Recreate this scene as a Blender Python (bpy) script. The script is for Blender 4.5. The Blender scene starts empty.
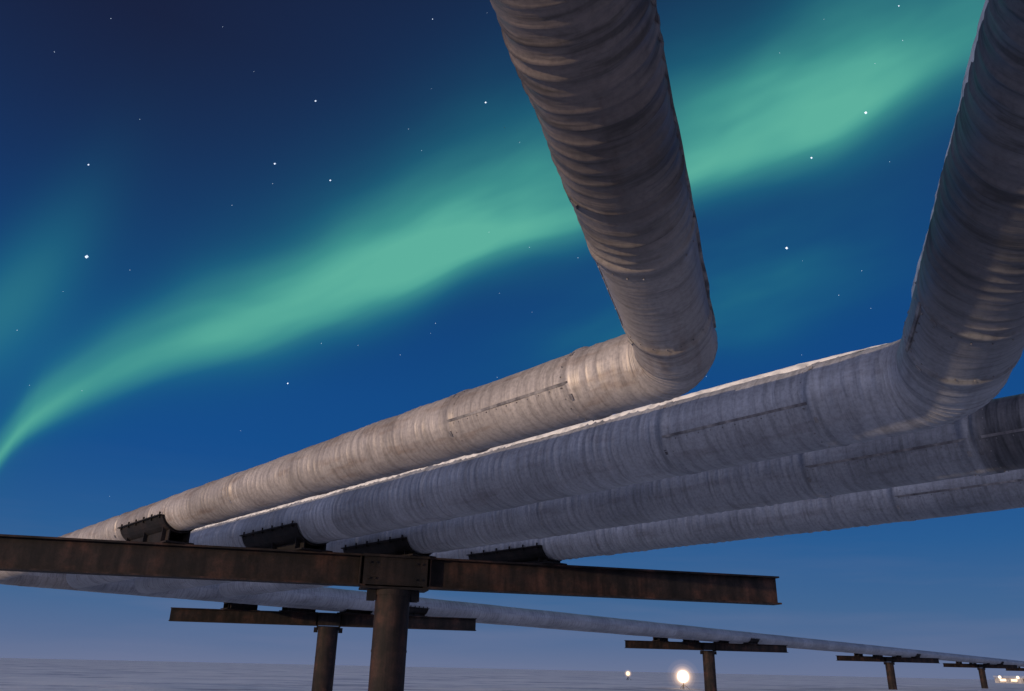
import bpy, bmesh, math, random
import numpy as np
from mathutils import Vector, Matrix
random.seed(4); rng=np.random.default_rng(4)
scene=bpy.context.scene
H=2.5; CZ=1.3
def lin(c):
    return tuple(((v/255)/12.92 if v/255<=0.04045 else ((v/255+0.055)/1.055)**2.4) for v in c)

# ------------------------------------------------------------ materials
def new_mat(name):
    m=bpy.data.materials.new(name); m.use_nodes=True
    nt=m.node_tree; b=nt.nodes['Principled BSDF']
    return m,nt,b
def N(nt,t,**k):
    n=nt.nodes.new(t)
    for a,v in k.items(): setattr(n,a,v)
    return n
def ramp(nt,stops,interp='LINEAR'):
    r=nt.nodes.new('ShaderNodeValToRGB'); r.color_ramp.interpolation=interp
    el=r.color_ramp.elements
    while len(el)>1: el.remove(el[-1])
    el[0].position=stops[0][0]; el[0].color=(*stops[0][1],1)
    for p,c in stops[1:]:
        e=el.new(p); e.color=(*c,1)
    return r
def mathn(nt,op,a,b=None,c=None,clamp=False):
    n=nt.nodes.new('ShaderNodeMath'); n.operation=op; n.use_clamp=clamp
    for i,v in enumerate((a,b,c)):
        if v is None: continue
        if isinstance(v,(int,float)): n.inputs[i].default_value=v
        else: nt.links.new(v,n.inputs[i])
    return n.outputs[0]
def mixc(nt,fac,a,b,mode='MIX'):
    n=nt.nodes.new('ShaderNodeMix'); n.data_type='RGBA'; n.blend_type=mode
    for i,v in ((0,fac),(6,a),(7,b)):
        if isinstance(v,(int,float)): n.inputs[i].default_value=v
        elif isinstance(v,tuple): n.inputs[i].default_value=(*v,1)
        else: nt.links.new(v,n.inputs[i])
    return n.outputs[2]

def pipe_material(name,cA,cB,dA,dB,stain,wry=12,bump=.5):
    m,nt,b=new_mat(name); L=nt.links
    uv=N(nt,'ShaderNodeUVMap'); uv.uv_map='UVMap'
    shade_wrap=N(nt,'ShaderNodeAttribute'); shade_wrap.attribute_name='shade_and_wrap'  # painted darkness: shade on the risers, plus one pipe's own dark wrap
    def noise(sx,sy,scale,det=3,rough=.6):
        mp=N(nt,'ShaderNodeMapping'); mp.inputs['Scale'].default_value=(sx,sy,1)
        L.new(uv.outputs[0],mp.inputs[0])
        n=N(nt,'ShaderNodeTexNoise'); n.noise_dimensions='2D'; n.inputs['Scale'].default_value=scale
        n.inputs['Detail'].default_value=det; n.inputs['Roughness'].default_value=rough
        L.new(mp.outputs[0],n.inputs['Vector']); return n.outputs[0]
    wr=noise(1.3,wry,1.0,3,.65)
    big=noise(1,.6,1.1,3,.55)
    fine=noise(8,8,3,4,.7)
    sx=N(nt,'ShaderNodeSeparateXYZ'); L.new(uv.outputs[0],sx.inputs[0])
    sec=mathn(nt,'FLOOR',mathn(nt,'DIVIDE',sx.outputs[1],1.87))
    wn=N(nt,'ShaderNodeTexWhiteNoise',noise_dimensions='1D'); L.new(sec,wn.inputs['W'])
    dark_fac=mathn(nt,'ADD',shade_wrap.outputs['Fac'],mathn(nt,'MULTIPLY',mathn(nt,'MULTIPLY',mathn(nt,'SUBTRACT',wr,.5),1.6),mathn(nt,'MULTIPLY',shade_wrap.outputs['Fac'],mathn(nt,'SUBTRACT',1.25,shade_wrap.outputs['Fac']))),clamp=True)
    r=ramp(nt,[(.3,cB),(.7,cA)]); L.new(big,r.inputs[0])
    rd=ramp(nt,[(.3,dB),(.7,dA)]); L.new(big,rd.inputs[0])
    c=mixc(nt,dark_fac,r.outputs[0],rd.outputs[0])
    rw=ramp(nt,[(.34,(.68,)*3),(.5,(.95,.95,.95)),(.7,(1.08,1.08,1.08))]); L.new(wr,rw.inputs[0])
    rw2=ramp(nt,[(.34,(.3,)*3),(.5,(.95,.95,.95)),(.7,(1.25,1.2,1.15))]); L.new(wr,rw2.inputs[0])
    c=mixc(nt,.8,c,mixc(nt,dark_fac,rw.outputs[0],rw2.outputs[0]),'MULTIPLY')
    rs=ramp(nt,[(.55,(1,1,1)),(.75,stain)]); L.new(noise(4,.7,1.2,3,.6),rs.inputs[0])
    c=mixc(nt,.6,c,rs.outputs[0],'MULTIPLY')
    rf=ramp(nt,[(.3,(.68,.68,.68)),(.6,(1.05,1.05,1.05))]); L.new(fine,rf.inputs[0])
    c=mixc(nt,.7,c,rf.outputs[0],'MULTIPLY')
    s2=mathn(nt,'MULTIPLY_ADD',wn.outputs[0],.24,.86)
    cc=N(nt,'ShaderNodeCombineColor')
    for i in range(3): L.new(s2,cc.inputs[i])
    c=mixc(nt,1.0,c,cc.outputs[0],'MULTIPLY')
    L.new(c,b.inputs['Base Color'])
    b.inputs['Metallic'].default_value=.3
    rr=mathn(nt,'MULTIPLY_ADD',fine,.3,.38); L.new(rr,b.inputs['Roughness'])
    bp=N(nt,'ShaderNodeBump'); bp.inputs['Strength'].default_value=bump; bp.inputs['Distance'].default_value=.02
    L.new(wr,bp.inputs['Height']); L.new(bp.outputs[0],b.inputs['Normal'])
    return m
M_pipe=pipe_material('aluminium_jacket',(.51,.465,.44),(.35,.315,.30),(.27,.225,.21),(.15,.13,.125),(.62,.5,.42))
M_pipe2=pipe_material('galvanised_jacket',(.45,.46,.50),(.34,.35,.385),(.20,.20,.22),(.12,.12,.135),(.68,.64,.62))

def steel_material(name,a,bcol,c2,rough=.75):
    m,nt,b=new_mat(name); L=nt.links
    tc=N(nt,'ShaderNodeTexCoord')
    n1=N(nt,'ShaderNodeTexNoise'); n1.inputs['Scale'].default_value=1.6; n1.inputs['Detail'].default_value=6; n1.inputs['Roughness'].default_value=.65
    n2=N(nt,'ShaderNodeTexNoise'); n2.inputs['Scale'].default_value=22; n2.inputs['Detail'].default_value=4
    mp=N(nt,'ShaderNodeMapping'); mp.inputs['Scale'].default_value=(4,4,.5)
    L.new(tc.outputs['Object'],n1.inputs[0]); L.new(tc.outputs['Object'],n2.inputs[0]); L.new(tc.outputs['Object'],mp.inputs[0])
    n3=N(nt,'ShaderNodeTexNoise'); n3.inputs['Scale'].default_value=1.5; n3.inputs['Detail'].default_value=4; L.new(mp.outputs[0],n3.inputs[0])
    r=ramp(nt,[(.38,a),(.5,bcol),(.66,c2)]); L.new(n1.outputs[0],r.inputs[0])
    r3=ramp(nt,[(.38,(.3,.3,.35)),(.6,(1.15,1.15,1.15))]); L.new(n3.outputs[0],r3.inputs[0])
    c=mixc(nt,.85,r.outputs[0],r3.outputs[0],'MULTIPLY')
    r2=ramp(nt,[(.3,(.6,.6,.6)),(.65,(1.1,1.1,1.1))]); L.new(n2.outputs[0],r2.inputs[0])
    c=mixc(nt,.7,c,r2.outputs[0],'MULTIPLY')
    L.new(c,b.inputs['Base Color']); b.inputs['Roughness'].default_value=rough
    b.inputs['Metallic'].default_value=.1; b.inputs['Specular IOR Level'].default_value=.35
    bp=N(nt,'ShaderNodeBump'); bp.inputs['Strength'].default_value=.5; bp.inputs['Distance'].default_value=.01
    L.new(n2.outputs[0],bp.inputs['Height']); L.new(bp.outputs[0],b.inputs['Normal'])
    return m
M_rust=steel_material('rusted_steel',(.010,.007,.007),(.023,.014,.012),(.066,.030,.022))
M_dark=steel_material('dark_steel',(.008,.007,.008),(.014,.010,.010),(.030,.018,.015))
M_seam=steel_material('lap_seam_metal',(.25,.24,.24),(.32,.30,.30),(.38,.36,.35),.5)

def snow_material():
    m,nt,b=new_mat('wind_packed_snow'); L=nt.links
    tc=N(nt,'ShaderNodeTexCoord')
    mp=N(nt,'ShaderNodeMapping'); mp.inputs['Scale'].default_value=(.5,1,1); mp.inputs['Rotation'].default_value=(0,0,.5)
    L.new(tc.outputs['Object'],mp.inputs[0])
    n1=N(nt,'ShaderNodeTexNoise'); n1.inputs['Scale'].default_value=.16; n1.inputs['Detail'].default_value=8; n1.inputs['Roughness'].default_value=.75
    L.new(mp.outputs[0],n1.inputs[0])
    r=ramp(nt,[(.40,(.50,.52,.60)),(.49,(.84,.85,.88)),(.56,(.96,.96,.96))]); L.new(n1.outputs[0],r.inputs[0])
    L.new(r.outputs[0],b.inputs['Base Color']); b.inputs['Roughness'].default_value=.9
    b.inputs['Specular IOR Level'].default_value=.15
    bp=N(nt,'ShaderNodeBump'); bp.inputs['Strength'].default_value=.5; bp.inputs['Distance'].default_value=.6
    L.new(n1.outputs[0],bp.inputs['Height']); L.new(bp.outputs[0],b.inputs['Normal'])
    return m
M_snow=snow_material()
def frost_rim_material():
    m,nt,b=new_mat('frost_and_rim_light'); L=nt.links
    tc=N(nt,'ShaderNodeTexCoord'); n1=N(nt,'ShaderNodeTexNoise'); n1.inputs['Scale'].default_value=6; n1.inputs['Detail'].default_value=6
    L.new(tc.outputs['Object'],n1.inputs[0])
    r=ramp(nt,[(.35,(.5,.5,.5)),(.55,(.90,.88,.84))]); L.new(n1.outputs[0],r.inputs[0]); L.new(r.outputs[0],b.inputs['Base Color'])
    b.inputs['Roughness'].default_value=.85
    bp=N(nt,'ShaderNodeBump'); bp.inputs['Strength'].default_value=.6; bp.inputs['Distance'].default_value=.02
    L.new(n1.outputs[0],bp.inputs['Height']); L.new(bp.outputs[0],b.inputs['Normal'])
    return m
M_frost_rim=frost_rim_material()
def emis(name,c,s):
    m,nt,b=new_mat(name); b.inputs['Base Color'].default_value=(*c,1)
    b.inputs['Emission Color'].default_value=(*c,1); b.inputs['Emission Strength'].default_value=s
    return m
M_lamp=emis('warm_lamp',(1,.80,.55),1.6)
M_lampS=emis('small_lamp',(1,.74,.48),1.1)
M_star=emis('starlight',(.75,.88,1),.8)
M_wall=steel_material('painted_siding',(.35,.34,.33),(.45,.43,.42),(.55,.54,.52))
def haloglow(name,s):
    m=bpy.data.materials.new(name); m.use_nodes=True; nt=m.node_tree; nt.nodes.clear()
    o=N(nt,'ShaderNodeOutputMaterial'); e_=N(nt,'ShaderNodeEmission'); e_.inputs[0].default_value=(1,.64,.38,1); e_.inputs[1].default_value=s
    nt.links.new(e_.outputs[0],o.inputs['Volume']); return m

# ------------------------------------------------------------ helpers
def empty(name,loc=(0,0,0)):
    o=bpy.data.objects.new(name,None); o.location=loc; o.empty_display_size=.3
    scene.collection.objects.link(o); return o
def mesh_obj(name,verts,faces,mat,parent=None,smooth=False,uvs=None):
    me=bpy.data.meshes.new(name); me.from_pydata(verts,[],faces); me.update()
    if smooth: me.polygons.foreach_set('use_smooth',[True]*len(me.polygons))
    if uvs is not None:
        l=me.uv_layers.new(name='UVMap'); l.data.foreach_set('uv',np.asarray(uvs,dtype=np.float32).ravel())
    me.materials.append(mat)
    o=bpy.data.objects.new(name,me); scene.collection.objects.link(o)
    if parent is not None: o.parent=parent
    return o
class MB:
    def __init__(s): s.v=[]; s.f=[]
    def box(s,c,ax,ay,az,dx,dy,dz):
        c=Vector(c); b=len(s.v)
        for i in (-1,1):
            for j in (-1,1):
                for k in (-1,1):
                    s.v.append(tuple(c+ax*(dx/2*i)+ay*(dy/2*j)+az*(dz/2*k)))
        for f in ((0,1,3,2),(4,6,7,5),(0,4,5,1),(2,3,7,6),(0,2,6,4),(1,5,7,3)): s.f.append(tuple(b+q for q in f))
    def cyl(s,p0,p1,r0,r1=None,n=24):
        r1=r0 if r1 is None else r1
        p0=Vector(p0);p1=Vector(p1); t=(p1-p0).normalized()
        a=t.orthogonal().normalized(); c=t.cross(a); b=len(s.v)
        for p,r in ((p0,r0),(p1,r1)):
            for i in range(n):
                q=2*math.pi*i/n; s.v.append(tuple(p+a*(r*math.cos(q))+c*(r*math.sin(q))))
        for i in range(n):
            j=(i+1)%n; s.f.append((b+i,b+j,b+n+j,b+n+i))
        s.f.append(tuple(b+i for i in reversed(range(n)))); s.f.append(tuple(b+n+i for i in range(n)))
    def ball(s,c,r):
        c=Vector(c);b=len(s.v)
        for d in ((1,0,0),(-1,0,0),(0,1,0),(0,-1,0),(0,0,1),(0,0,-1)): s.v.append(tuple(c+Vector(d)*r))
        for f in ((0,2,4),(2,1,4),(1,3,4),(3,0,4),(2,0,5),(1,2,5),(3,1,5),(0,3,5)): s.f.append(tuple(b+q for q in f))
    def extrude(s,prof,A,B,ax,az):
        A=Vector(A);B=Vector(B);b=len(s.v);n=len(prof)
        for P in (A,B):
            for (x,z) in prof: s.v.append(tuple(P+ax*x+az*z))
        for i in range(n):
            j=(i+1)%n; s.f.append((b+i,b+j,b+n+j,b+n+i))
        s.f.append(tuple(b+i for i in reversed(range(n)))); s.f.append(tuple(b+n+i for i in range(n)))
Z=Vector((0,0,1))

# ------------------------------------------------------------ world layout (unit H)
d=Vector((-.665,.747,0)).normalized(); n_=Vector((.747,.665,0)).normalized()
g=Vector((-.312,-.948,.07)).normalized()
e=Vector((.656,.755,0)).normalized(); m_=Vector((-.755,.656,0)).normalized()
def W(p): return Vector((p[0]*H,p[1]*H,p[2]*H+CZ))
PIPES=[dict(s=2.225,z=1.06,R=.142,corner=(.604,2.680),M=12.55,mat=M_pipe,per=.15,per2=.115),
       dict(s=3.12,z=1.062,R=.180,corner=(1.650,2.840),M=12.0,mat=M_pipe2,per=.15,per2=.14),
       dict(s=3.87,z=1.0,R=.157,corner=None,M=11.45,mat=M_pipe2,per=.16,per2=.16),
       dict(s=4.87,z=1.0,R=.1475,corner=None,M=10.9,mat=M_pipe2,per=.16,per2=.16)]

class Path:
    def __init__(s,pts,rads):
        s.seg=[]; s.corn=[]; cur=pts[0]; S=0
        for i in range(1,len(pts)-1):
            a=(pts[i]-pts[i-1]).normalized(); c=(pts[i+1]-pts[i]).normalized()
            th=a.angle(c); tl=rads[i-1]*math.tan(th/2)
            p1=pts[i]-a*tl; L=(p1-cur).length
            s.seg.append(('l',S,S+L,cur,a)); S+=L
            cn=(c-a*a.dot(c)).normalized()
            La=rads[i-1]*th
            s.seg.append(('a',S,S+La,p1,a,cn,rads[i-1])); s.corn.append((S,S+La,th)); S+=La
            cur=pts[i]+c*tl
        a=(pts[-1]-cur).normalized(); L=(pts[-1]-cur).length
        s.seg.append(('l',S,S+L,cur,a)); s.L=S+L
    def at(s,q):
        for g_ in s.seg:
            if q<=g_[2] or g_ is s.seg[-1]:
                if g_[0]=='l': return g_[3]+g_[4]*(q-g_[1]), g_[4]
                t=(q-g_[1])/g_[6]
                return g_[3]+g_[4]*(math.sin(t)*g_[6])+g_[5]*((1-math.cos(t))*g_[6]), g_[4]*math.cos(t)+g_[5]*math.sin(t)

def frame(T):
    side=T.cross(Z).normalized(); up=side.cross(T).normalized(); return side,up

def zone_samples(out,a,b,kind,per=.2,amp=.01):
    if b<=a: return
    if kind=='rib':
        q=a
        while q<b-per*.5:
            p=per*random.uniform(.88,1.12); am=amp*random.uniform(.5,1.3)
            for fr,v in ((0,0),(.12,.5),(.22,1),(.32,.5),(.44,0),(.72,-.3)): out.append((q+fr*p,v*am))
            q+=p
    elif kind=='band':
        c=(a+b)/2; w=.04
        out+= [(c-w-.004,0),(c-w,.012),(c+w,.012),(c+w+.004,0)]
    elif kind=='smooth':
        k=max(2,int((b-a)/.12))
        for i in range(k): out.append((a+(b-a)*(i+.5)/k, 0))
    elif kind=='coarse':
        k=max(2,int((b-a)/2.0))
        for i in range(k): out.append((a+(b-a)*(i+.5)/k, 0))
    elif kind=='elbow':
        ng=8
        for i in range(ng):
            for fr,v in ((0,1),(.07,.1),(.14,0),(.5,0),(.86,0),(.93,.1)):
                out.append((a+(b-a)*(i+fr)/ng, v*.006))
        out.append((b,.006))

pipe_paths=[]
for pi,P in enumerate(PIPES):
    s=P['s']; z=P['z']; R=P['R']*H
    t=(P['M']-s*n_.dot(m_))/d.dot(m_)
    K=W((s*n_.x+t*d.x, s*n_.y+t*d.y, z))
    far=K+e*(230*H)
    if P['corner']:
        C=W((P['corner'][0],P['corner'][1],z))
        start=C+g*(10*H); pts=[start,C,K,far]; rads=[R*1.5,R*3]
    else:
        start=W((s*n_.x-14*d.x,s*n_.y-14*d.y,z)); pts=[start,K,far]; rads=[R*3]
    path=Path(pts,rads); pipe_paths.append((path,R,P))
    samp=[(0,0)]; joints=[]; darkA=darkB=None
    def ribrun(a,b,per,amp=.008):
        q=a
        while q<b:
            q2=min(b,q+H*random.choice([1.9,2.3,2.8]))
            zone_samples(samp,q+.06,q2-.06,'rib',per,amp)
            if q2<b: zone_samples(samp,q2-.05,q2+.05,'band'); joints.append(q2)
            q=q2
    def panel(a,b):
        zone_samples(samp,a-.05,a+.05,'band'); zone_samples(samp,a+.07,b-.07,'smooth'); zone_samples(samp,b-.05,b+.05,'band')
        joints.extend([a,b])
    panels=[]
    if P['corner']:
        c0,c1,_=path.corn[0]; f0,f1,_=path.corn[1]
        pa=c1+.30*H
        pr=c0-.20*H
        pl=.52*H if pi==0 else .35*H
        ribrun(0,pr-pl,P['per2'],.010)
        darkA,darkB=(pr-1.05*H,pr-.25*H) if pi==0 else (pr-.8*H,pr+.25*H)  # dim riser undersides: shade put into the jacket colour, fading at the panel
        panel(pr-pl,pr); panels.append((pr-pl,pr))
        zone_samples(samp,pr+.06,c0-.03,'rib',.16,.005)
        zone_samples(samp,c0,c1,'elbow')
        zone_samples(samp,c1+.03,pa-.06,'rib',.14,.006)
        panel(pa,pa+.75*H); panels.append((pa,pa+.75*H))
        ribrun(pa+.78*H,f0-.3,P['per'])
    else:
        f0,f1,_=path.corn[0]
        cpos={2:15.14*H,3:15.94*H}[pi]
        if pi==2: darkA,darkB=cpos-.01,cpos+.01
        ribrun(0,cpos-2.0*H,P['per']); panel(cpos-1.97*H,cpos); panels.append((cpos-1.97*H,cpos))
        if pi==2:
            panel(cpos+.12,cpos+.8*H); panels.append((cpos+.12,cpos+.8*H)); st=cpos+.8*H+.06
        else: st=cpos+.08
        ribrun(st,f0-.3,P['per'])
    zone_samples(samp,f0,f1,'elbow')
    q=f1+.1
    while q<f1+32*H:
        zone_samples(samp,q,q+11.6,'smooth'); q+=11.9
    zone_samples(samp,q,path.L,'coarse'); samp.append((path.L,0))
    samp.sort()
    NS=44
    ang=np.linspace(0,2*np.pi,NS,endpoint=False)
    V=np.zeros((len(samp),NS,3)); SV=[]; DARK=[]
    ph=rng.uniform(0,6.28,12)
    for i,(q,off) in enumerate(samp):
        p,T=path.at(q); sd,up=frame(T)
        dent=.003*np.sin(3*ang+q*1.3+ph[0])+.0025*np.sin(5*ang-q*3.1+ph[1])+.002*np.sin(9*ang+q*11+ph[2])+.003*math.sin(q*.9+ph[3])
        r=R+off*(1+.5*np.sin(2*ang+q*7+ph[4]))+dent
        V[i]=np.array(p)[None]+np.cos(ang)[:,None]*np.array(sd)*r[:,None]+np.sin(ang)[:,None]*np.array(up)*r[:,None]
        SV.append(q)
        if darkA is None: a_=0.0
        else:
            x_=min(1,max(0,(darkB-q)/(darkB-darkA))); a_=x_*x_*(3-2*x_)
        DARK+= [a_]*NS
    faces=[];uvs=[]
    du=2*math.pi*R/NS
    for i in range(len(samp)-1):
        for j in range(NS):
            k=(j+1)%NS
            faces.append((i*NS+j,i*NS+k,(i+1)*NS+k,(i+1)*NS+j))
            uvs+= [(j*du,SV[i]),((j+1)*du,SV[i]),((j+1)*du,SV[i+1]),(j*du,SV[i+1])]
    faces.append(tuple(range(NS))); uvs+=[(0,0)]*NS
    b0=(len(samp)-1)*NS; faces.append(tuple(b0+j for j in reversed(range(NS)))); uvs+=[(0,0)]*NS
    par=empty('insulated_pipeline',tuple(path.at(path.corn[0][0])[0])); off0=Vector(par.location)
    o=mesh_obj('jacket',(V.reshape(-1,3)-np.array(off0)).tolist(),faces,P['mat'],par,True,uvs)
    at=o.data.attributes.new('shade_and_wrap','FLOAT','POINT'); at.data.foreach_set('value',DARK)
    mb=MB()
    def seam(a,b,th,w=.05,t=.014,step=.25,jj=.006):
        pts=[]; k=max(2,int((b-a)/step))
        for i in range(k+1):
            q=a+(b-a)*i/k; p,T=path.at(q); sd,up=frame(T)
            jit=random.uniform(-.004,jj)
            nr=sd*math.cos(th)+up*math.sin(th); tg=-sd*math.sin(th)+up*math.cos(th)
            pts.append((p-off0,nr,tg,jit))
        b_=len(mb.v)
        for p,nr,tg,j in pts:
            for (x,y) in ((-w/2,-.012),(-w/2,t+j),(w/2,t*.5+j),(w/2,-.012)): mb.v.append(tuple(p+nr*(R+y)+tg*x))
        for i in range(k):
            for x in range(4):
                y=(x+1)%4; mb.f.append((b_+i*4+x,b_+i*4+y,b_+(i+1)*4+y,b_+(i+1)*4+x))
        mb.f.append((b_,b_+1,b_+2,b_+3)); e_=b_+k*4; mb.f.append((e_+3,e_+2,e_+1,e_))
    def rivet(q,th,r=.014):
        p,T=path.at(q); sd,up=frame(T); mb.ball(p-off0+(sd*math.cos(th)+up*math.sin(th))*(R+.003),r)
    p,T=path.at((path.corn[0][1] if P['corner'] else panels[0][0])+1); sd,_=frame(T)
    cam=Vector((0,0,CZ)); camside=1 if (cam-p).dot(sd)>0 else -1
    def thc(a): return math.radians(a) if camside>0 else math.pi-math.radians(a)
    for (a,b) in panels:
        seam(a,b,thc(-12),.028,.012)
        q=a+.1
        while q<b: rivet(q,thc(-12)+.10,.010); q+=.16
        for q in (a+.09,b-.09):
            for k in range(0,20): rivet(q,2*math.pi*k/20,.009)
    if P['corner']:
        c0,c1,_=path.corn[0]; f0=path.corn[1][0]
        seam(c1+.3,f0-1,thc(88),.06,.02,.16,.015)
        seam(2,c0-.2,thc(50 if pi==1 else 178),.04,.015,.18,.01)
    for q in joints:
        for a in (-35,40):
            p,T=path.at(q); sd,up=frame(T); th=thc(a)
            nr=sd*math.cos(th)+up*math.sin(th); tg=-sd*math.sin(th)+up*math.cos(th)
            mb.box(p-off0+nr*(R+.013),T,tg,nr,.035,.06,.014)
    mesh_obj('seams_and_rivets',mb.v,mb.f,M_seam,par)
    if pi==1:   # pale crust, ragged lower edge: sunlit rim put into colour, with riser frost
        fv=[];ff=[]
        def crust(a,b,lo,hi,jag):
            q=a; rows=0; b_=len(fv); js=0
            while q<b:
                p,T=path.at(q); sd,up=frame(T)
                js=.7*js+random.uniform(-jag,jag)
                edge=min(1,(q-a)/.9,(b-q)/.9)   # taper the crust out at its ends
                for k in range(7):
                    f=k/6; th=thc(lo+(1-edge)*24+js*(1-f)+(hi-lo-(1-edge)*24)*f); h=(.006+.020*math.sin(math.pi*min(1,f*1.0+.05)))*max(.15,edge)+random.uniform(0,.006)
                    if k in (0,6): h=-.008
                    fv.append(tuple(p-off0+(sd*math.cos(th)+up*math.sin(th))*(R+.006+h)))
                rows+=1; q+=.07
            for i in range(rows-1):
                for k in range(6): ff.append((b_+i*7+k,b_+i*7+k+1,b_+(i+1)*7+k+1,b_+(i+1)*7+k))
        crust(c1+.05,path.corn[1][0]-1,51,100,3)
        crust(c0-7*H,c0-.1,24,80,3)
        mesh_obj('frost_rim_light',fv,ff,M_frost_rim,par,True)

# ------------------------------------------------------------ supports
BH=.24*H; BW=.34
def ibeam(mb,A,B,bh=BH,bw=BW,tf=.035,tw=.025):
    A=Vector(A);B=Vector(B);T=(B-A).normalized();ax=T.cross(Z).normalized()
    w=bw/2
    prof=[(-w,0),(-w,-tf),(-tw/2,-tf),(-tw/2,-bh+tf),(-w,-bh+tf),(-w,-bh),(w,-bh),(w,-bh+tf),(tw/2,-bh+tf),(tw/2,-tf),(w,-tf),(w,0)]
    mb.extrude(prof,A,B,ax,Z)
def saddle(par,center,T,R,zbeam,L=2.0,shift=0.0):
    mb=MB(); sd,up=frame(T); off=Vector(par.location)
    c=Vector(center)-off+T*shift
    k=14; a0,a1=math.radians(-165),math.radians(-15); th=.028
    rows=[]
    for sgn in (-1,1):
        for rr in (R+.016,R+.016+th):
            row=[]
            for i in range(k+1):
                a=a0+(a1-a0)*i/k; row.append(len(mb.v)); mb.v.append(tuple(c+T*(L/2*sgn)+sd*(rr*math.cos(a))+Z*(rr*math.sin(a))))
            rows.append(row)
    i0,o0,i1,o1=rows
    for i in range(k):
        mb.f+= [(i0[i],i0[i+1],i1[i+1],i1[i]),(o0[i+1],o0[i],o1[i],o1[i+1]),(i0[i+1],i0[i],o0[i],o0[i+1]),(i1[i],i1[i+1],o1[i+1],o1[i])]
    mb.f+= [(i0[0],i1[0],o1[0],o0[0]),(i1[k],i0[k],o0[k],o1[k])]
    zb=zbeam-off.z
    base=Vector((c.x,c.y,zb+.018))
    mb.box(base,T,sd,Z,L*1.08,R*1.5,.03)
    for x in (-.42,0,.42):
        for y in (-1,1):
            hh=(c.z-R*.62)-zb-.03
            mb.box(base+T*(x*L)+sd*(y*R*.58)+Z*(hh/2+.01),T,sd,Z,.025,R*.34,max(.04,hh))
    for y in (-.5,.5):
        hh=(c.z-R*.86)-zb-.03
        mb.box(base+sd*(y*R)+Z*(hh/2+.012),T,sd,Z,L*.98,.022,max(.03,hh))
    for a,sg in ((a0,-1),(a1,1)):
        p=c+sd*((R+.05)*math.cos(a))+Z*((R+.05)*math.sin(a))
        mb.box(p,T,sd,Z,L,.09,.02)
        for i in range(6):
            q=p+T*(L*(i/5-.5)*.9); mb.cyl(q-Z*.05,q+Z*.07,.018,n=8)
    return mesh_obj('saddle',mb.v,mb.f,M_dark,par)
def line_cross(A,dirn,pt,pd):
    den=dirn.x*pd.y-dirn.y*pd.x
    u=((pt.x-A.x)*pd.y-(pt.y-A.y)*pd.x)/den
    return A+dirn*u
zb=.82*H+CZ
def support(A,B,post_pt,pr,pipes,L,bh=BH,shift=0.0,head=1.0):
    par=empty('steel_pipe_support',(post_pt.x,post_pt.y,0)); off=Vector(par.location)
    mb=MB(); T=(B-A).normalized(); ax=T.cross(Z)
    gap=pr*head
    A_=Vector((A.x,A.y,zb))-off; B_=Vector((B.x,B.y,zb))-off
    c=Vector((0,0,zb))
    u=(c-A_).dot(T); foot=A_+T*u
    ibeam(mb,A_,foot-T*gap,bh); ibeam(mb,foot+T*gap,B_,bh)
    for q in (foot-T*(gap+.12),foot+T*(gap+.12)):
        for y in (-1,1): mb.box(q+ax*(y*(BW/4+.004))-Z*(bh/2),T,ax,Z,.02,BW/2-.03,bh-.075)
    mesh_obj('cross_beam',mb.v,mb.f,M_rust,par)
    mb=MB()
    mb.box(foot-Z*.02,T,ax,Z,gap*2.3,BW*1.5,.045)
    mb.box(foot-Z*(bh+.03),T,ax,Z,gap*2.3,BW*1.7,.045)
    for y in (-1,1): mb.box(foot+ax*(y*BW*.52)-Z*(bh/2+.005),T,ax,Z,gap*2.2,.03,bh-.06)
    for x in (-1,1): mb.box(foot+T*(x*gap*.98)-Z*(bh/2+.005),T,ax,Z,.03,BW*.98,bh-.06)
    for x in (-.9,-.7,.7,.9):
        for y in (-1,1):
            for zz in (.25,.75):
                q=foot+T*(x*gap)+ax*(y*(BW*.52+.015))-Z*(bh*zz); mb.cyl(q,q+ax*(y*.028),.022,n=6)
    for x in (-1,1):
        for y in (-.5,.5):
            q=foot+T*(x*(pr+.09))-Z*(bh+.16); mb.box(q+ax*(y*BW*.6),T,ax,Z,.16,.02,.2)
    mesh_obj('beam_head',mb.v,mb.f,M_dark,par)
    mb=MB()
    mb.cyl(Vector((foot.x,foot.y,-1.0)),foot-Z*(bh+.055),pr,n=40)
    mb.cyl(foot-Z*(bh+.16),foot-Z*(bh+.06),pr+.02,n=40)
    mb.cyl(Vector((foot.x,foot.y,1.55)),Vector((foot.x,foot.y,1.59)),pr+.008,n=40)
    mesh_obj('pile',mb.v,mb.f,M_rust,par)
    for path,R,P,pt,pd in pipes:
        X=line_cross(Vector((A.x,A.y,0)),T,pt,pd)
        saddle(par,Vector((X.x,X.y,P['z']*H+CZ)),pd,R,zb,L,shift)
A=Vector((-6.2*H,5.22*H,0)); B=Vector((2.43*H,7.46*H,0))
T=(B-A).normalized()
post=A+T*((Vector((-.90*H,6.6*H,0))-A).dot(T))
support(A,B,post,.135*H,[(pp,R,P,Vector((P['s']*H*n_.x,P['s']*H*n_.y,0)),d) for pp,R,P in pipe_paths],2.4,shift=1.05,head=1.7)
Tb=Vector((.97,.235,0)).normalized()
for q in [8.87,22.4,38.8,55.6]+[55.6+16.6*i for i in range(1,9)]:
    c=m_*(11.7*H)+e*(q*H)
    support(c-Tb*(2.55*H),c+Tb*(2.55*H),c,.17*H,[(pp,R,P,m_*(P['M']*H),e) for pp,R,P in pipe_paths],1.4,bh=.21*H)
c=n_*(4.37*H)-d*(9*H)
support(c-n_*(1.2*H),c+n_*(1.2*H),c,.15*H,[(pp,R,P,Vector((P['s']*H*n_.x,P['s']*H*n_.y,0)),d) for pp,R,P in pipe_paths[2:]],1.9)

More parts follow.
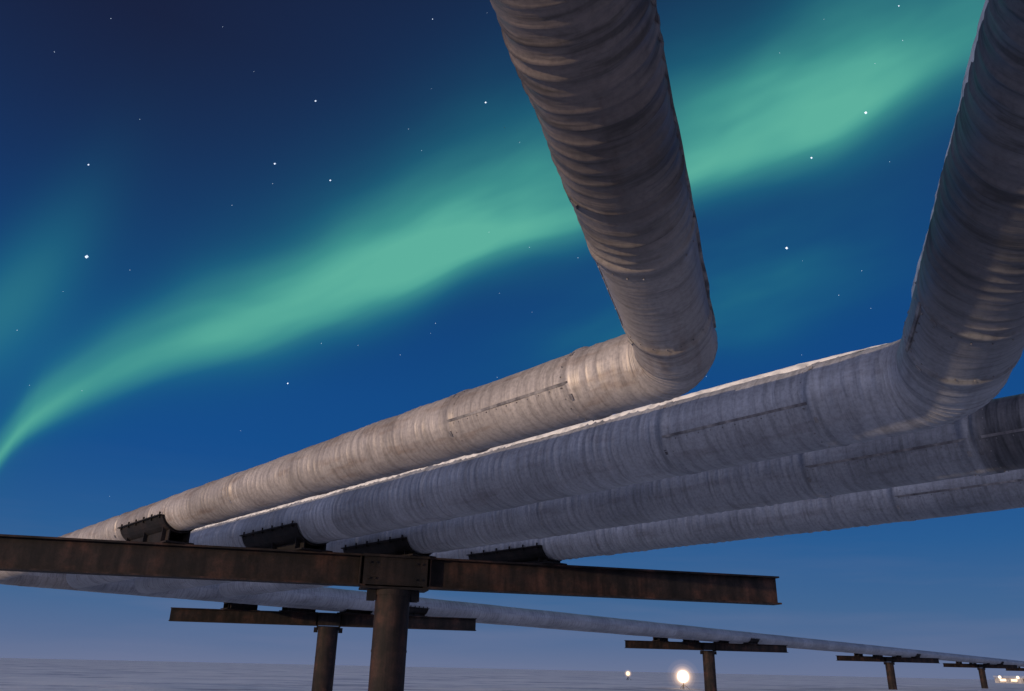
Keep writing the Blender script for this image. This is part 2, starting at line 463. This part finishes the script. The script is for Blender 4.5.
# ------------------------------------------------------------ ground
radii=[0]+list(np.geomspace(1.5,12000,150)); NA=240
vs=[(0,0,0)];fs=[]
for r in radii[1:]:
    for j in range(NA):
        a=2*math.pi*j/NA; x=r*math.cos(a);y=r*math.sin(a)
        amp=.10*min(1,r/8)*(1 if r<150 else 150/r)
        z=amp*(math.sin(x*.21+1.3*math.sin(y*.13))+math.sin(y*.33+x*.08)*.7+.4*math.sin(x*.9+y*.7+math.sin(x*.4)))*.6
        vs.append((x,y,z))
for j in range(NA): fs.append((0,1+j,1+(j+1)%NA))
for i in range(len(radii)-2):
    for j in range(NA):
        k=(j+1)%NA; b=1+i*NA; fs.append((b+j,b+NA+j,b+NA+k,b+k))
mesh_obj('snow_ground',vs,fs,M_snow,None,True)

# ------------------------------------------------------------ distant lights and building
def globe(mb,c,r,n=20,mm=12):
    b=len(mb.v); c=Vector(c)
    for i in range(mm+1):
        t=math.pi*i/mm
        for j in range(n):
            a=2*math.pi*j/n; mb.v.append(tuple(c+Vector((math.sin(t)*math.cos(a),math.sin(t)*math.sin(a),math.cos(t)))*r))
    for i in range(mm):
        for j in range(n):
            k=(j+1)%n; mb.f.append((b+i*n+j,b+(i+1)*n+j,b+(i+1)*n+k,b+i*n+k))
def balloon_light(az,dist,r,z,mat,halos):
    a=math.radians(az); p=empty('balloon_work_light',(dist*math.sin(a),dist*math.cos(a),0))
    mb=MB(); globe(mb,(0,0,z),r); mesh_obj('lit_globe',mb.v,mb.f,mat,p,True)
    mb=MB(); mb.cyl((0,0,-.1),(0,0,z-r*.98),.04,n=10)
    for i in range(3):
        q=i*2.094; mb.cyl((math.cos(q)*.5,math.sin(q)*.5,0),(0,0,max(.2,z-r)*.8),.02,n=6)
    mesh_obj('tripod',mb.v,mb.f,M_dark,p)
    for k,s_ in halos:
        mb=MB(); globe(mb,(0,0,z),r*k,32,20); mesh_obj('lamp_halo',mb.v,mb.f,haloglow('lamp_halo_glow',s_/r),p,True)  # self-glowing shells added to paint the lamp's soft halo
balloon_light(11.7,75,.50,1.0,M_lamp,[(1.3,.25),(1.65,.10),(2.1,.04),(2.8,.012)])
balloon_light(8.15,140,.32,1.0,M_lampS,[(1.4,.18),(1.9,.05)])
a=math.radians(31.2); bp=empty('industrial_building',(420*math.sin(a),420*math.cos(a),0)); bp.rotation_euler=(0,0,-a)
X,Y=Vector((1,0,0)),Vector((0,1,0))
mb=MB(); mb.box((0,0,.9),X,Y,Z,22,9,2.2); mesh_obj('walls',mb.v,mb.f,M_wall,bp)
mb=MB(); mb.extrude([(-5,0),(5,0),(0,.9)],(-11.4,0,2.01),(11.4,0,2.01),Y,Z); mesh_obj('roof',mb.v,mb.f,M_snow,bp)
mb=MB()
for x in (-8,-4,4,8): mb.box((x,-4.52,1.2),X,Y,Z,2.2,.06,.9)
mesh_obj('windows',mb.v,mb.f,M_lampS,bp)
mb=MB(); mb.box((0,-4.52,.9),X,Y,Z,1.4,.08,1.8); mesh_obj('door',mb.v,mb.f,M_dark,bp)
mb=MB()
for x in (-9,-2.5,6): globe(mb,(x,-5,2.3),.6,10,6)
mesh_obj('wall_lamps',mb.v,mb.f,M_lamp,bp)

# stars: tiny distant spheres, one mesh
stars=[(-31.1,24.3,1.6),(28.3,35.4,1.3),(21.3,27.8,1.3),(23.95,33.4,1.0),(-19.75,33,1.0),(-17.3,37.6,.9),(-15.3,32.6,.9),(-2.8,39,1.0),(-32.4,29.9,.8),(-16.5,18.3,.8),(32,41,.6),(-8,44,.5)]
for i in range(420):
    stars.append((random.uniform(-180,180),math.degrees(math.asin(random.uniform(.12,1))),random.choice([.2,.25,.3,.34])))
mb=MB()
for a_,e_,s_ in stars:
    a=math.radians(a_);ee=math.radians(e_); v=Vector((math.cos(ee)*math.sin(a),math.cos(ee)*math.cos(a),math.sin(ee)))
    mb.ball(v*9500,9500*.00135*s_)
mesh_obj('stars',mb.v,mb.f,M_star)

# ------------------------------------------------------------ world: night sky and aurora
w=bpy.data.worlds.new('World'); scene.world=w; w.use_nodes=True
nt=w.node_tree; L=nt.links; bg=nt.nodes['Background']
tc=N(nt,'ShaderNodeTexCoord'); nrm=N(nt,'ShaderNodeVectorMath',operation='NORMALIZE'); L.new(tc.outputs['Generated'],nrm.inputs[0])
D=nrm.outputs[0]; sp=N(nt,'ShaderNodeSeparateXYZ'); L.new(D,sp.inputs[0]); x,y,z=sp.outputs
el=mathn(nt,'MULTIPLY',mathn(nt,'ARCSINE',z),57.2958)
az=mathn(nt,'MULTIPLY',mathn(nt,'ARCTAN2',x,y),57.2958)
def curve(inp,pts,lo,hi,omax):
    t=mathn(nt,'DIVIDE',mathn(nt,'SUBTRACT',inp,lo),hi-lo,clamp=True)
    f=N(nt,'ShaderNodeFloatCurve'); c=f.mapping.curves[0]
    P=[((a-lo)/(hi-lo),b/omax) for a,b in pts]
    c.points[0].location=P[0]; c.points[1].location=P[-1]
    for q in P[1:-1]: c.points.new(*q)
    f.mapping.update(); L.new(t,f.inputs['Value'])
    return mathn(nt,'MULTIPLY',f.outputs[0],omax)
n1=N(nt,'ShaderNodeTexNoise'); n1.inputs['Scale'].default_value=3.0; n1.inputs['Detail'].default_value=2; L.new(D,n1.inputs[0])
elr=mathn(nt,'DIVIDE',mathn(nt,'MAXIMUM',el,0),90)
S=lambda a,c:(a/90,lin(c))
base=ramp(nt,[S(0,(104,116,148)),S(1.5,(88,109,147)),S(4,(66,102,146)),S(8,(42,92,146)),S(13,(22,78,141)),S(22,(18,70,130)),S(34,(22,57,106)),S(46,(22,42,78)),S(90,(12,24,52))])
L.new(elr,base.inputs[0])
dk=mathn(nt,'MULTIPLY',mathn(nt,'DIVIDE',mathn(nt,'SUBTRACT',10,az),40,clamp=True),mathn(nt,'DIVIDE',mathn(nt,'SUBTRACT',el,18),22,clamp=True))
col=mixc(nt,mathn(nt,'MULTIPLY',dk,.85),base.outputs[0],lin((25,31,58)))
ridge=curve(az,[(-60,0),(-38,5),(-34,9.5),(-31.4,14.6),(-24.9,19.4),(-16.4,23.4),(-9.2,27.2),(-2.9,30.2),(7,33),(17.2,35),(27.4,36.4),(40,37.5),(90,30)],-60,90,60)
wid=curve(az,[(-60,.3),(-33,.36),(-28,.5),(-22,.75),(-14,1.0),(0,1.1),(20,1.05),(30,1.35),(90,1.4)],-60,90,2)
inten=curve(az,[(-60,0),(-40,.3),(-34.5,.45),(-31.5,.78),(-28,.72),(-20,.76),(-12,.86),(-6,.92),(0,.82),(8,.74),(18,.82),(26,.8),(34,.65),(90,.25)],-60,90,1)
warp=mathn(nt,'MULTIPLY',mathn(nt,'SUBTRACT',n1.outputs[0],.5),4)
diff=mathn(nt,'ADD',mathn(nt,'SUBTRACT',el,ridge),warp)
cb=N(nt,'ShaderNodeCombineXYZ'); L.new(mathn(nt,'MULTIPLY',az,.055),cb.inputs[0]); L.new(mathn(nt,'MULTIPLY',diff,.2),cb.inputs[1])
n2=N(nt,'ShaderNodeTexNoise'); n2.inputs['Scale'].default_value=1.0; n2.inputs['Detail'].default_value=3; L.new(cb.outputs[0],n2.inputs[0])
up_=mathn(nt,'MULTIPLY_ADD',diff,.25,.5,clamp=True)
ww=mathn(nt,'MULTIPLY',mathn(nt,'MULTIPLY_ADD',up_,3.4,3.0),wid)
q=mathn(nt,'DIVIDE',diff,ww)
def gauss(q,pw=2.0): return mathn(nt,'EXPONENT',mathn(nt,'MULTIPLY',mathn(nt,'POWER',mathn(nt,'ABSOLUTE',q),pw),-1))
front=mathn(nt,'GREATER_THAN',y,-.2)
band=mathn(nt,'MULTIPLY',mathn(nt,'MULTIPLY',gauss(q,1.7),inten),mathn(nt,'MULTIPLY_ADD',n2.outputs[0],.9,.45))
q2=mathn(nt,'DIVIDE',diff,mathn(nt,'MULTIPLY_ADD',up_,8.0,4.0)); halo=mathn(nt,'MULTIPLY',mathn(nt,'MULTIPLY',gauss(q2),inten),.26)
q3=mathn(nt,'DIVIDE',mathn(nt,'ADD',diff,10),4.2)
low=mathn(nt,'MULTIPLY',mathn(nt,'MULTIPLY',gauss(q3),gauss(mathn(nt,'DIVIDE',mathn(nt,'SUBTRACT',az,15),15))),mathn(nt,'MULTIPLY',n2.outputs[0],.85))
q4=gauss(mathn(nt,'DIVIDE',mathn(nt,'SUBTRACT',az,mathn(nt,'MULTIPLY_ADD',el,.32,-41.5)),3.2)); q5=gauss(mathn(nt,'DIVIDE',mathn(nt,'SUBTRACT',el,20),8.5))
left=mathn(nt,'MULTIPLY',mathn(nt,'MULTIPLY',q4,q5),.48)
tot=mathn(nt,'MULTIPLY',mathn(nt,'ADD',mathn(nt,'ADD',band,halo),mathn(nt,'ADD',low,left)),front,clamp=True)
ac=ramp(nt,[(0,lin((20,82,122))),(.4,lin((36,118,136))),(.75,lin((66,152,146))),(1,lin((92,176,158)))]); L.new(tot,ac.inputs[0])
fac=mathn(nt,'MULTIPLY',tot,1.12,clamp=True)
col=mixc(nt,fac,col,ac.outputs[0])
mp=N(nt,'ShaderNodeMapping'); mp.inputs['Scale'].default_value=(3,3,28); L.new(D,mp.inputs[0])
n3=N(nt,'ShaderNodeTexNoise'); n3.inputs['Scale'].default_value=1.3; n3.inputs['Detail'].default_value=3; L.new(mp.outputs[0],n3.inputs[0])
cf=mathn(nt,'MULTIPLY',mathn(nt,'MULTIPLY',mathn(nt,'SUBTRACT',n3.outputs[0],.45),2.4,clamp=True),gauss(mathn(nt,'DIVIDE',el,7)),clamp=True)
col=mixc(nt,mathn(nt,'MULTIPLY',cf,.5),col,lin((112,120,152)))
back=mathn(nt,'MULTIPLY',mathn(nt,'ADD',mathn(nt,'MULTIPLY',y,-1),mathn(nt,'MULTIPLY',x,-.35)),1.4,clamp=True)
gl=mathn(nt,'MULTIPLY',back,gauss(mathn(nt,'DIVIDE',el,42)),clamp=True)
col=mixc(nt,gl,col,(.88,.88,1.16))  # fill glow added to the unseen sky behind the camera
L.new(col,bg.inputs[0]); bg.inputs[1].default_value=1.0

# ------------------------------------------------------------ low warm sun lamp
sl=bpy.data.lights.new('sun','SUN'); sl.energy=2.2; sl.angle=math.radians(.5); sl.color=(1,.73,.46)
so=bpy.data.objects.new('sun',sl); scene.collection.objects.link(so)
elv=math.radians(2.8); src=Vector((-.75*math.cos(elv),-.661*math.cos(elv),math.sin(elv)))
so.rotation_euler=src.to_track_quat('Z','Y').to_euler()

# ------------------------------------------------------------ camera
cd=bpy.data.cameras.new('camera'); co=bpy.data.objects.new('camera',cd); scene.collection.objects.link(co)
cd.lens=28; cd.sensor_width=36; cd.clip_start=.05; cd.clip_end=30000
p=math.radians(22.1); Rv=Vector((1,0,0)); F=Vector((0,math.cos(p),math.sin(p))); U=Vector((0,-math.sin(p),math.cos(p)))
th=.022; Rc=(Rv+U*th).normalized(); Uc=(U-Rv*th).normalized()
Mx=Matrix.Identity(4)
for i in range(3): Mx[i][0]=Rc[i]; Mx[i][1]=Uc[i]; Mx[i][2]=-F[i]
Mx.translation=Vector((0,0,CZ)); co.matrix_world=Mx
scene.camera=co
scene.view_settings.view_transform='Standard'; scene.view_settings.look='None'; scene.view_settings.exposure=0
